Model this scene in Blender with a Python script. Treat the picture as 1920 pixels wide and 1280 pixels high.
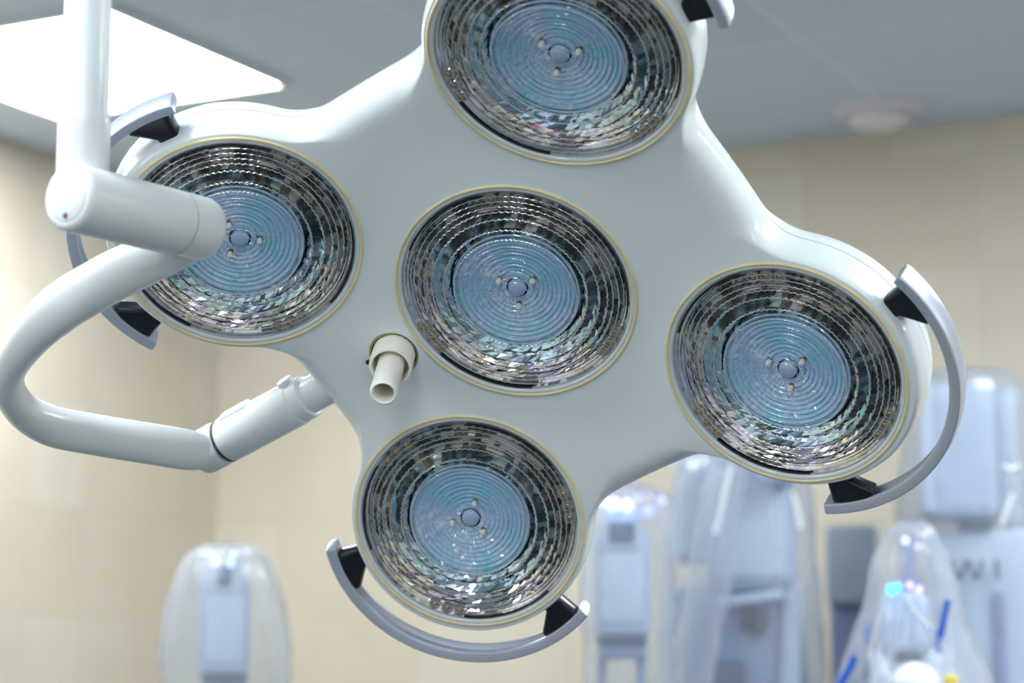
import bpy, bmesh, math, random
from math import sin, cos, pi, radians, sqrt, atan2, tan
from mathutils import Vector, Matrix, Euler
from mathutils.geometry import delaunay_2d_cdt
from mathutils import noise as mnoise

scene = bpy.context.scene
col = scene.collection
for o in list(bpy.data.objects):
    bpy.data.objects.remove(o)

# ------------------------------------------------------------------ camera
FPX = 4054.9                      # focal length in pixels of a 1920 wide frame
PITCH = radians(8.735)
CAMZ = 1.6
cam_data = bpy.data.cameras.new('camera')
cam = bpy.data.objects.new('camera', cam_data)
col.objects.link(cam)
cam.location = (0, 0, CAMZ)
cam.rotation_euler = (radians(90) + PITCH, 0, 0)
cam_data.sensor_width = 36.0
cam_data.lens = 36.0 * FPX / 1920.0
cam_data.clip_start = 0.05
cam_data.dof.use_dof = True
cam_data.dof.focus_distance = 1.945
cam_data.dof.aperture_fstop = 4.2
scene.camera = cam

# ------------------------------------------------------------------ world, exposure
world = bpy.data.worlds.new('world')
scene.world = world
world.use_nodes = True
world.node_tree.nodes['Background'].inputs[0].default_value = (0.75, 0.85, 1.0, 1)
world.node_tree.nodes['Background'].inputs[1].default_value = 0.05
scene.view_settings.view_transform = 'Standard'
scene.view_settings.look = 'None'
scene.view_settings.gamma = 1.0
scene.view_settings.use_curve_mapping = False
scene.view_settings.exposure = 0.0
PANEL_STRENGTH = 23.8
try:
    scene.cycles.max_bounces = 14
    scene.cycles.transparent_max_bounces = 24
    scene.cycles.glossy_bounces = 6
    scene.cycles.diffuse_bounces = 5
    scene.cycles.use_denoising = True
    scene.cycles.caustics_reflective = False
    scene.cycles.caustics_refractive = False
    scene.cycles.sample_clamp_indirect = 6.0
except Exception:
    pass

# ------------------------------------------------------------------ frames
CM = Matrix(((1, 0, 0), (0, -sin(PITCH), -cos(PITCH)), (0, cos(PITCH), -sin(PITCH))))
def PX(px, py, d):
    """world point seen along the ray of a photo pixel at camera depth d"""
    v = Vector(((px - 960) * d / FPX, (640 - py) * d / FPX, -d))
    return CM @ v + Vector((0, 0, CAMZ))

# room frame: a runs along the back wall to the right, b comes away from it
AZ = radians(27.328)
EX = Vector((cos(AZ), -sin(AZ), 0)); EA = Vector((sin(AZ), cos(AZ), 0))
CORNER = Vector((-0.7605, 5.5398, 0))
CEIL = 2.801
ROOM_A, ROOM_B = 6.0, 7.6
def RP(a, b, z=0.0):
    return CORNER + EX * a - EA * b + Vector((0, 0, z))
ROOM_ROT = Matrix.Rotation(-AZ, 4, 'Z')
def room_matrix(a, b, z=0.0):
    return Matrix.Translation(RP(a, b, z)) @ ROOM_ROT     # local x = EX, local y = EA

# head frame (fitted to the five lamp rims)
HEAD = Matrix(((0.9706, 0.1571, -0.1823, 0.0028), (-0.0255, -0.6861, -0.7271, 1.9155),
               (-0.2393, 0.7103, -0.6619, 0.338 + CAMZ), (0, 0, 0, 1)))
q = HEAD.to_3x3(); c0 = q.col[0].normalized(); c2 = c0.cross(q.col[1]).normalized(); c1 = c2.cross(c0)
HEAD = Matrix(((c0[0], c1[0], c2[0], .0028), (c0[1], c1[1], c2[1], 1.9155), (c0[2], c1[2], c2[2], .338 + CAMZ), (0, 0, 0, 1)))

# ------------------------------------------------------------------ helpers
def tag(o, label=None, cat=None, group=None, kind=None):
    if label: o['label'] = label
    if cat: o['category'] = cat
    if group: o['group'] = group
    if kind: o['kind'] = kind
    return o

def empty(name, mat):
    o = bpy.data.objects.new(name, None)
    o.empty_display_size = 0.05
    col.objects.link(o)
    o.matrix_world = mat
    return o

WM = {}
def link(name, me, m, parent=None, mw=None):
    """link a mesh whose vertices are in the frame mw (world matrix)"""
    o = bpy.data.objects.new(name, me)
    col.objects.link(o)
    if m is not None and not me.materials:
        me.materials.append(m)
    mw = mw or Matrix.Identity(4)
    WM[o] = mw
    if parent is not None:
        pm = WM.get(parent, parent.matrix_world)
        o.parent = parent
        o.matrix_local = pm.inverted() @ mw
    else:
        o.matrix_world = mw
    return o

def mesh_of(bm, name, smooth=True, sharp=35):
    me = bpy.data.meshes.new(name)
    bm.normal_update()
    if smooth:
        for f in bm.faces: f.smooth = True
        ca = radians(sharp)
        for e in bm.edges:
            if len(e.link_faces) == 2 and e.calc_face_angle(0) > ca: e.smooth = False
    bm.to_mesh(me); bm.free()
    return me

def add_box(bm, c, s, rot=None, bevel=0.0, seg=3, taper=1.0):
    r = bmesh.ops.create_cube(bm, size=1.0)
    vs = r['verts']
    for v in vs:
        k = taper if v.co.z > 0 else 1.0
        v.co = Vector((v.co.x * s[0] * k, v.co.y * s[1] * k, v.co.z * s[2]))
    if bevel > 0:
        es = list({e for v in vs for e in v.link_edges})
        rr = bmesh.ops.bevel(bm, geom=es, offset=bevel, segments=seg, profile=0.5, affect='EDGES')
        vs = list({v for f in rr['faces'] for v in f.verts} | {v for v in vs if v.is_valid})
    m = (rot.to_4x4() if rot else Matrix.Identity(4))
    for v in vs: v.co = m @ v.co + Vector(c)
    return vs

def basis(z, up=Vector((0, 0, 1))):
    z = z.normalized()
    x = up.cross(z)
    if x.length < 1e-4: x = Vector((1, 0, 0)).cross(z)
    x.normalize(); y = z.cross(x)
    return Matrix((x, y, z)).transposed()

def add_lathe(bm, prof, n=64, mat=None, close=True):
    """prof: list of (r, z); revolved round z"""
    mat = mat or Matrix.Identity(4)
    rings = []
    for r, z in prof:
        if r < 1e-7: rings.append([bm.verts.new(mat @ Vector((0, 0, z)))])
        else: rings.append([bm.verts.new(mat @ Vector((r * cos(2 * pi * i / n), r * sin(2 * pi * i / n), z))) for i in range(n)])
    for A_, B_ in zip(rings, rings[1:]):
        for i in range(n):
            j = (i + 1) % n
            if len(A_) == 1 and len(B_) == 1: continue
            if len(A_) == 1: bm.faces.new((A_[0], B_[j], B_[i]))
            elif len(B_) == 1: bm.faces.new((A_[i], A_[j], B_[0]))
            else: bm.faces.new((A_[i], A_[j], B_[j], B_[i]))
    return rings

def cyl_between(bm, p, q, r, n=32, bev=0.0, r2=None):
    p = Vector(p); q = Vector(q); L = (q - p).length
    r2 = r if r2 is None else r2
    m = Matrix.Translation(p) @ basis(q - p).to_4x4()
    pr = [(0, 0)]
    if bev:
        pr += [(r - bev * (1 - sin(a)), bev * (1 - cos(a))) for a in [pi / 2 * k / 5 for k in range(6)]]
        pr += [(r2 - bev * (1 - cos(a)), L - bev * (1 - sin(a))) for a in [pi / 2 * k / 5 for k in range(6)]]
    else: pr += [(r, 0), (r2, L)]
    pr += [(0, L)]
    add_lathe(bm, pr, n, m)

def catmull(P, n=12):
    out = []
    Q = [P[0]] + list(P) + [P[-1]]
    for i in range(1, len(Q) - 2):
        for k in range(n):
            t = k / n
            a, b, c, d = Q[i - 1], Q[i], Q[i + 1], Q[i + 2]
            out.append(tuple(0.5 * ((2 * b[j]) + (-a[j] + c[j]) * t + (2 * a[j] - 5 * b[j] + 4 * c[j] - d[j]) * t * t
                                    + (-a[j] + 3 * b[j] - 3 * c[j] + d[j]) * t ** 3) for j in range(len(b))))
    out.append(tuple(P[-1]))
    return out

def sweep(bm, pts, section, frames=None, cap=True):
    """pts: Vectors; section(i) -> list of (u, v); frames(i, tangent) -> (U, V)"""
    rings = []
    n = len(pts)
    for i, p in enumerate(pts):
        t = (pts[min(i + 1, n - 1)] - pts[max(i - 1, 0)]).normalized()
        U, V = frames(i, t)
        rings.append([bm.verts.new(p + U * u + V * v) for u, v in section(i)])
    m = len(rings[0])
    for A_, B_ in zip(rings, rings[1:]):
        for i in range(m):
            bm.faces.new((A_[i], A_[(i + 1) % m], B_[(i + 1) % m], B_[i]))
    if cap:
        bm.faces.new(list(reversed(rings[0]))); bm.faces.new(rings[-1])
    return rings

# ------------------------------------------------------------------ materials
MATS = {}
def nodes_of(m):
    m.use_nodes = True
    nt = m.node_tree
    return nt, nt.nodes, nt.links

def pbr(name, colr, rough=0.5, metal=0.0, coat=0.0, vary=0.0, vscale=30.0, bump=0.0, bscale=200.0, emit=None, es=0.0, trans=0.0, alpha=1.0, spec=0.5):
    m = bpy.data.materials.new(name)
    nt, N, L = nodes_of(m)
    b = N['Principled BSDF']
    b.inputs['Base Color'].default_value = (*colr, 1)
    b.inputs['Roughness'].default_value = rough
    b.inputs['Metallic'].default_value = metal
    b.inputs['Coat Weight'].default_value = coat
    b.inputs['Coat Roughness'].default_value = 0.08
    b.inputs['Transmission Weight'].default_value = trans
    b.inputs['Specular IOR Level'].default_value = spec
    b.inputs['Alpha'].default_value = alpha
    if emit:
        b.inputs['Emission Color'].default_value = (*emit, 1)
        b.inputs['Emission Strength'].default_value = es
    tc = N.new('ShaderNodeTexCoord')
    if vary:
        nz = N.new('ShaderNodeTexNoise'); nz.inputs['Scale'].default_value = vscale; nz.inputs['Detail'].default_value = 4
        mr = N.new('ShaderNodeMapRange'); mr.inputs['To Min'].default_value = 1 - vary; mr.inputs['To Max'].default_value = 1 + vary
        mx = N.new('ShaderNodeMix'); mx.data_type = 'RGBA'; mx.blend_type = 'MULTIPLY'; mx.inputs[0].default_value = 1
        mx.inputs[6].default_value = (*colr, 1)
        L.new(tc.outputs['Object'], nz.inputs['Vector']); L.new(nz.outputs['Fac'], mr.inputs['Value'])
        L.new(mr.outputs[0], mx.inputs[7]); L.new(mx.outputs[2], b.inputs['Base Color'])
    if bump:
        nb = N.new('ShaderNodeTexNoise'); nb.inputs['Scale'].default_value = bscale
        bp = N.new('ShaderNodeBump'); bp.inputs['Strength'].default_value = bump; bp.inputs['Distance'].default_value = 0.001
        L.new(tc.outputs['Object'], nb.inputs['Vector']); L.new(nb.outputs['Fac'], bp.inputs['Height']); L.new(bp.outputs[0], b.inputs['Normal'])
    MATS[name] = m
    return m

paint = pbr('white_enamel', (0.775, 0.85, 0.88), 0.26, coat=0.5, vary=0.015, vscale=14)
paint_arm = pbr('white_arm_enamel', (0.75, 0.80, 0.82), 0.36, coat=0.15, vary=0.01, vscale=14)
ivory = pbr('ivory_plastic', (0.95, 0.93, 0.86), 0.3, vary=0.02)
gasketm = pbr('yellowed_rubber', (0.78, 0.67, 0.38), 0.4, vary=0.25, vscale=25)
rimm = pbr('clear_rim_over_white', (0.62, 0.68, 0.70), 0.12, coat=0.6)
blackm = pbr('black_plastic', (0.006, 0.010, 0.016), 0.22, spec=0.35)
alum = pbr('brushed_aluminium', (0.50, 0.54, 0.64), 0.34, metal=0.5, bump=0.15, bscale=900)
stripm = pbr('dark_metal_strip', (0.03, 0.03, 0.03), 0.25, metal=0.5)
seamm = pbr('seam_dark', (0.05, 0.055, 0.06), 0.6)
brass = pbr('brass', (0.50, 0.33, 0.14), 0.3, metal=0.9)
capm = pbr('white_pin_cap', (0.85, 0.84, 0.80), 0.3)
tanring = pbr('tan_seam_ring', (0.62, 0.55, 0.42), 0.5, vary=0.2, vscale=40)

def math_node(N, L, op, a, b=None, c=None):
    n = N.new('ShaderNodeMath'); n.operation = op
    for i, v in enumerate((a, b, c)):
        if v is None: continue
        if isinstance(v, (int, float)): n.inputs[i].default_value = v
        else: L.new(v, n.inputs[i])
    return n.outputs[0]

def ramp(N, L, fac, stops, interp='LINEAR'):
    r = N.new('ShaderNodeValToRGB'); r.color_ramp.interpolation = interp
    e = r.color_ramp.elements
    while len(e) > 1: e.remove(e[-1])
    e[0].position = stops[0][0]; e[0].color = (*stops[0][1], 1)
    for p, c in stops[1:]:
        k = e.new(p); k.color = (*c, 1)
    L.new(fac, r.inputs[0])
    return r.outputs[0]

def mirror_mat():
    """faceted glass reflector with a dichroic coat: tint depends on the coating's thickness (radius) and viewing angle"""
    m = bpy.data.materials.new('dichroic_mirror'); nt, N, L = nodes_of(m)
    b = N['Principled BSDF']
    b.inputs['Metallic'].default_value = 1.0
    b.inputs['Roughness'].default_value = 0.04
    at = N.new('ShaderNodeAttribute'); at.attribute_name = 'facet'; at.attribute_type = 'GEOMETRY'
    sp = N.new('ShaderNodeSeparateColor'); L.new(at.outputs['Color'], sp.inputs[0])
    tc = N.new('ShaderNodeTexCoord')
    nz = N.new('ShaderNodeTexNoise'); nz.inputs['Scale'].default_value = 16; nz.inputs['Detail'].default_value = 1
    L.new(tc.outputs['Object'], nz.inputs['Vector'])
    lw = N.new('ShaderNodeLayerWeight'); lw.inputs['Blend'].default_value = 0.5
    # coating phase
    ph = math_node(N, L, 'ADD', math_node(N, L, 'MULTIPLY', lw.outputs['Facing'], 1.1), math_node(N, L, 'MULTIPLY', nz.outputs['Fac'], 1.3))
    ph = math_node(N, L, 'ADD', ph, math_node(N, L, 'MULTIPLY', sp.outputs[0], 0.25))
    ph = math_node(N, L, 'FRACT', ph)
    tint = ramp(N, L, ph, [(0.0, (.90, .87, .80)), (0.14, (.66, .62, .54)), (0.24, (.90, .88, .80)), (0.32, (.30, .70, .86)), (0.38, (.55, .66, .90)),
                           (0.44, (.92, .90, .86)), (0.60, (.50, .46, .38)), (0.74, (.92, .90, .86)), (0.81, (.74, .58, .90)), (0.88, (.92, .88, .82)), (1.0, (.90, .87, .80))])
    # the two innermost steps carry the cyan edge of the blue coating
    inner = math_node(N, L, 'MULTIPLY', math_node(N, L, 'LESS_THAN', sp.outputs[1], .70), .38)
    nz2 = N.new('ShaderNodeTexNoise'); nz2.inputs['Scale'].default_value = 26; nz2.inputs['Detail'].default_value = 1
    L.new(tc.outputs['Object'], nz2.inputs['Vector'])
    cy = ramp(N, L, nz2.outputs['Fac'], [(0.0, (.05, .55, .80)), (.50, (.12, .62, .85)), (.62, (.80, .80, .78)), (1.0, (.62, .42, .85))])
    mx = N.new('ShaderNodeMix'); mx.data_type = 'RGBA'; L.new(inner, mx.inputs[0]); L.new(tint, mx.inputs[6]); L.new(cy, mx.inputs[7])
    L.new(mx.outputs[2], b.inputs['Base Color'])
    return m
mirror = mirror_mat()

def core_mat():
    """blue-coated pressed glass of the lamp's centre"""
    m = bpy.data.materials.new('blue_coated_glass'); nt, N, L = nodes_of(m)
    b = N['Principled BSDF']
    at = N.new('ShaderNodeAttribute'); at.attribute_name = 'facet'
    sp = N.new('ShaderNodeSeparateColor'); L.new(at.outputs['Color'], sp.inputs[0])
    tc = N.new('ShaderNodeTexCoord')
    nz = N.new('ShaderNodeTexNoise'); nz.inputs['Scale'].default_value = 22; nz.inputs['Detail'].default_value = 2
    L.new(tc.outputs['Object'], nz.inputs['Vector'])
    f = math_node(N, L, 'ADD', math_node(N, L, 'MULTIPLY', sp.outputs[0], 0.42), math_node(N, L, 'MULTIPLY', nz.outputs['Fac'], 1.5))
    f = math_node(N, L, 'SUBTRACT', f, 0.46)
    c = ramp(N, L, f, [(0.0, (.14, .58, .74)), (0.25, (.28, .60, .75)), (0.5, (.38, .57, .77)), (0.7, (.48, .58, .82)), (0.82, (.64, .74, .88)), (1.0, (.92, .95, .97))])
    L.new(c, b.inputs['Base Color'])
    b.inputs['Roughness'].default_value = 0.10
    b.inputs['Metallic'].default_value = 0.0
    b.inputs['Coat Weight'].default_value = 0.6
    b.inputs['Coat Roughness'].default_value = 0.05
    return m
corem = core_mat()

def schlick(N, L, f0):
    lw = N.new('ShaderNodeLayerWeight'); lw.inputs['Blend'].default_value = .5
    return math_node(N, L, 'MULTIPLY_ADD', math_node(N, L, 'POWER', lw.outputs['Facing'], 5.0), 1 - f0, f0)

def clear_mat(name, tint=(1, 1, 1), ior=1.5, extra=0.0, rough=0.03, diff=0.0):
    """thin clear sheet: passes light straight, reflects by Fresnel"""
    m = bpy.data.materials.new(name); nt, N, L = nodes_of(m)
    N.remove(N['Principled BSDF']); out = N['Material Output']
    tr = N.new('ShaderNodeBsdfTransparent'); tr.inputs[0].default_value = (*tint, 1)
    gl = N.new('ShaderNodeBsdfGlossy'); gl.inputs['Roughness'].default_value = rough
    fac = math_node(N, L, 'ADD', schlick(N, L, ((ior - 1) / (ior + 1)) ** 2), extra)
    mx = N.new('ShaderNodeMixShader'); L.new(fac, mx.inputs[0]); L.new(tr.outputs[0], mx.inputs[1]); L.new(gl.outputs[0], mx.inputs[2])
    last = mx.outputs[0]
    if diff:
        df = N.new('ShaderNodeBsdfTranslucent'); df.inputs[0].default_value = (.9, .95, 1, 1)
        d2 = N.new('ShaderNodeBsdfDiffuse'); d2.inputs[0].default_value = (.88, .92, .97, 1)
        md = N.new('ShaderNodeMixShader'); md.inputs[0].default_value = 0.5
        L.new(df.outputs[0], md.inputs[1]); L.new(d2.outputs[0], md.inputs[2])
        m2 = N.new('ShaderNodeMixShader'); m2.inputs[0].default_value = diff
        L.new(last, m2.inputs[1]); L.new(md.outputs[0], m2.inputs[2]); last = m2.outputs[0]
    L.new(last, out.inputs['Surface'])
    return m
lensm = clear_mat('clear_lens', (.97, .99, 1), 1.40, 0.0)
ridgem = clear_mat('lens_ridge', (.9, .95, 1), 1.5, 0.25, 0.08, diff=0.60)
clearclip = clear_mat('clear_clip', (.80, .76, .68), 1.5, 0.3, 0.04, diff=0.25)

# ------------------------------------------------------------------ room
def wall_mat(name, seedoff):
    m = bpy.data.materials.new(name); nt, N, L = nodes_of(m); b = N['Principled BSDF']
    tc = N.new('ShaderNodeTexCoord')
    mp = N.new('ShaderNodeMapping'); mp.inputs['Location'].default_value = (seedoff, seedoff * .3, 0.02)
    L.new(tc.outputs['Object'], mp.inputs[0])
    sx = N.new('ShaderNodeSeparateXYZ'); L.new(mp.outputs[0], sx.inputs[0])
    cb = N.new('ShaderNodeCombineXYZ'); L.new(sx.outputs[0], cb.inputs[0]); L.new(sx.outputs[2], cb.inputs[1])
    br = N.new('ShaderNodeTexBrick'); br.offset = 0.0; br.inputs['Scale'].default_value = 1.0
    br.inputs['Brick Width'].default_value = 0.20; br.inputs['Row Height'].default_value = 0.25
    br.inputs['Mortar Size'].default_value = 0.0025; br.inputs['Bias'].default_value = 0.0
    br.inputs['Color1'].default_value = (.665, .59, .47, 1); br.inputs['Color2'].default_value = (.70, .64, .53, 1)
    br.inputs['Mortar'].default_value = (.62, .57, .47, 1)
    L.new(cb.outputs[0], br.inputs['Vector'])
    nz = N.new('ShaderNodeTexNoise'); nz.inputs['Scale'].default_value = 3.2; nz.inputs['Detail'].default_value = 3
    L.new(tc.outputs['Object'], nz.inputs['Vector'])
    mr = N.new('ShaderNodeMapRange'); mr.inputs['To Min'].default_value = .86; mr.inputs['To Max'].default_value = 1.12
    L.new(nz.outputs['Fac'], mr.inputs['Value'])
    mx = N.new('ShaderNodeMix'); mx.data_type = 'RGBA'; mx.blend_type = 'MULTIPLY'; mx.inputs[0].default_value = 1
    L.new(br.outputs['Color'], mx.inputs[6]); L.new(mr.outputs[0], mx.inputs[7]); L.new(mx.outputs[2], b.inputs['Base Color'])
    b.inputs['Roughness'].default_value = 0.35
    return m

def ceiling_mat():
    m = bpy.data.materials.new('ceiling_tiles'); nt, N, L = nodes_of(m); b = N['Principled BSDF']
    tc = N.new('ShaderNodeTexCoord')
    mp = N.new('ShaderNodeMapping'); mp.inputs['Location'].default_value = (0.33, 0.35, 0)   # grid phase
    L.new(tc.outputs['Object'], mp.inputs[0])
    br = N.new('ShaderNodeTexBrick'); br.offset = 0.0; br.inputs['Scale'].default_value = 1.0
    br.inputs['Brick Width'].default_value = 0.60; br.inputs['Row Height'].default_value = 0.60
    br.inputs['Mortar Size'].default_value = 0.008; br.inputs['Mortar Smooth'].default_value = 0.2
    br.inputs['Color1'].default_value = (.57, .68, .83, 1); br.inputs['Color2'].default_value = (.60, .71, .86, 1)
    br.inputs['Mortar'].default_value = (.68, .77, .88, 1)
    L.new(mp.outputs[0], br.inputs['Vector']); L.new(br.outputs['Color'], b.inputs['Base Color'])
    b.inputs['Roughness'].default_value = 0.6
    return m

def slab(name, a0, a1, b0, b1, z0, z1, m):
    bm = bmesh.new()
    add_box(bm, ((a1 - a0) / 2, -(b1 - b0) / 2, (z1 - z0) / 2), (a1 - a0, b1 - b0, z1 - z0))
    o = link(name, mesh_of(bm, name, False), m, None, room_matrix(a0, b0, z0))
    o['kind'] = 'structure'
    return o
wm1 = wall_mat('beige_wall_tiles', 0.0); wm2 = wall_mat('beige_wall_tiles_side', 0.13)
floorm = pbr('vinyl_floor', (.075, .095, .115), 0.35, vary=0.08, vscale=3)
slab('floor', -.2, ROOM_A + .2, -.2, ROOM_B + .2, -.1, 0, floorm)
slab('ceiling', -.2, ROOM_A + .2, -.2, ROOM_B + .2, CEIL, CEIL + .1, ceiling_mat())
slab('wall_back', -.2, ROOM_A + .2, -.2, 0, 0, CEIL, wm1)
slab('wall_right', ROOM_A, ROOM_A + .2, 0, ROOM_B, 0, CEIL, wm1)
slab('wall_front', -.2, ROOM_A + .2, ROOM_B, ROOM_B + .2, 0, CEIL, pbr('front_wall_white', (.84, .84, .82), .5))
slab('added_strip_1', 3.7, 5.2, ROOM_B - .03, ROOM_B - .001, 1.2, 1.28, pbr('red_strip_added', (.60, .02, .03), .4))  # unseen red strip added to give the lamp mirrors red specks
# left wall is built along its own x so that the tiles run on it
bm = bmesh.new(); add_box(bm, (ROOM_B / 2, 0.1, CEIL / 2), (ROOM_B, 0.2, CEIL))
o = link('wall_left', mesh_of(bm, 'wall_left', False), wm2, None, Matrix.Translation(RP(0, ROOM_B, 0)) @ Matrix.Rotation(radians(90) - AZ, 4, 'Z'))
o['kind'] = 'structure'

# unseen door added behind the camera so the mirrors reflect something dark
doorm = pbr('added_door_dark', (.10, .085, .075), 0.4)
slab('added_door_1', 2.0, 3.5, ROOM_B - .05, ROOM_B - .001, 0.0, 2.15, doorm)

lightm = pbr('light_diffuser', (.9, .95, 1), 0.5, emit=(.90, .96, 1.0), es=PANEL_STRENGTH)
framem = pbr('light_frame_white', (.75, .78, .80), 0.4)
def ceiling_light(a, b, label):
    root = empty('ceiling_light', room_matrix(a + .3, b + .3, CEIL))
    tag(root, label, 'ceiling light', 'square panel lights in the tiled ceiling')
    mw = room_matrix(a + .3, b + .3, CEIL)
    bm = bmesh.new(); add_box(bm, (0, 0, -.004), (.57, .57, .008))
    link('diffuser', mesh_of(bm, 'diffuser', False), lightm, root, mw)
    bm = bmesh.new()
    for s in (-1, 1):
        add_box(bm, (s * .2925, 0, -.006), (.015, .60, .012)); add_box(bm, (0, s * .2925, -.006), (.57, .015, .012))
    link('frame', mesh_of(bm, 'frame', False), framem, root, mw)
PANELS = [((3.24, 2.155) if (a, b) == (2.64, 2.755) else (a, b)) for a in (.24, 2.64, 5.04) for b in (.955, 2.755, 4.555, 6.355)] + [(1.44, 3.355)]  # unseen panels added for light; the last one brightens the left side
for a, b in PANELS:
    ceiling_light(a, b, 'bright square ceiling light panel behind the hanging arm at upper left' if (a, b) == PANELS[0]
                  else 'unseen square ceiling light panel added to light the room')

# smoke detector / speaker on the ceiling
def ceiling_disc():
    mw = Matrix.Translation(Vector((RP(1.845, .20).x, RP(1.845, .20).y, CEIL)))
    root = empty('smoke_detector', mw)
    tag(root, 'round off-white disc fitting on the grey ceiling near the back wall', 'smoke detector')
    m = pbr('detector_plastic', (.72, .71, .80), 0.5)
    bm = bmesh.new(); add_lathe(bm, [(0, 0), (.098, 0), (.098, -.008), (.090, -.014), (.066, -.016), (.066, -.010), (0, -.010)])
    link('base_ring', mesh_of(bm, 'base_ring'), m, root, mw)
    m2 = pbr('detector_core', (.80, .79, .87), 0.5)
    bm = bmesh.new(); add_lathe(bm, [(.060, -.010), (.062, -.028), (.054, -.040), (0, -.042)])
    link('core', mesh_of(bm, 'core'), m2, root, mw)
ceiling_disc()

# ------------------------------------------------------------------ the operating light
ARM_A = 0.25                      # distance of the outer lamps from the middle one
KP = 0.4237                       # the head is dished: z = KP r^2
TAU = 0.2187
LR = 0.1112                       # outer radius of a lamp's rim
PODS = [(0, 0), (0, 1), (-1, 0), (1, 0), (0, -1)]
def sstep(a, b, x):
    t = max(0.0, min(1.0, (x - a) / (b - a))); return t * t * (3 - 2 * t)
def smax(a, b, k):
    h = max(k - abs(a - b), 0) / k
    return max(a, b) + h * h * k * .25
def Hgt(x, y):
    zs = sorted((KP * ARM_A ** 2 + tan(TAU) * (x * cx + y * cy - ARM_A) for cx, cy in PODS[1:]), reverse=True)
    return smax(smax(zs[0], zs[1], .020), 0.0, .0045)
def bent(x, y, z):
    e = 1e-3
    n = Vector((-(Hgt(x + e, y) - Hgt(x - e, y)) / (2 * e), -(Hgt(x, y + e) - Hgt(x, y - e)) / (2 * e), 1)).normalized()
    return Vector((x, y, Hgt(x, y))) + n * z
def pod_matrix(cx, cy, rot):
    if (cx, cy) == (0, 0): B = Matrix.Identity(4)
    else:
        e = Vector((cx, cy, 0)); er = e * cos(TAU) + Vector((0, 0, sin(TAU)))
        n = Vector((-cx * sin(TAU), -cy * sin(TAU), cos(TAU)))
        ty = n.cross(er)
        B = Matrix.Translation((cx * ARM_A, cy * ARM_A, KP * ARM_A ** 2)) @ Matrix((er, ty, n)).transposed().to_4x4()
        B = B @ Matrix.Rotation(-atan2(cy, cx), 4, 'Z')
    return HEAD @ B @ Matrix.Rotation(radians(rot), 4, 'Z')

POD_R = .1185; SQ = 1.29
def sdf(x, y):
    """outline of the head at its widest"""
    ds = [math.hypot(x - cx * ARM_A, y - cy * ARM_A) - POD_R for cx, cy in PODS[1:]]
    ds.append((abs(x) + abs(y) - SQ * ARM_A) / sqrt(2))
    k = .020
    ds.sort(); r = ds[0]
    h = max(k - (ds[1] - ds[0]), 0) / k
    return r - h * h * k * .25
def contour(th, lvl):
    lo, hi = .05, .50
    c, s = cos(th), sin(th)
    for _ in range(38):
        m = (lo + hi) / 2
        if sdf(m * c, m * s) > lvl: hi = m
        else: lo = m
    return lo * c, lo * s
NT = 720
THS = [2 * pi * i / NT for i in range(NT)]
EDGE = []
for t in THS:
    x, y = contour(t, 0)
    d = min(math.hypot(x - cx * ARM_A, y - cy * ARM_A) for cx, cy in PODS[1:])
    EDGE.append(sstep(.119, .150, d))          # 0 on a pod, 1 on an arm

def ring_of(bm, inset_pod, inset_arm, z_pod, z_arm):
    vs = []
    for t, w in zip(THS, EDGE):
        x, y = contour(t, -(inset_pod * (1 - w) + inset_arm * w))
        vs.append(bm.verts.new(bent(x, y, z_pod * (1 - w) + z_arm * w)))
    return vs
def bridge(bm, A_, B_):
    n = len(A_)
    for i in range(n): bm.faces.new((A_[i], A_[(i + 1) % n], B_[(i + 1) % n], B_[i]))

MAIN = Matrix.Translation(PX(158, 60, 1.66).xy.to_3d() + Vector((0, 0, CEIL)))
light = empty('operating_light', MAIN)
tag(light, 'white ceiling-hung operating light with five round lamps on a cross-shaped head', 'surgical light')

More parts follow.
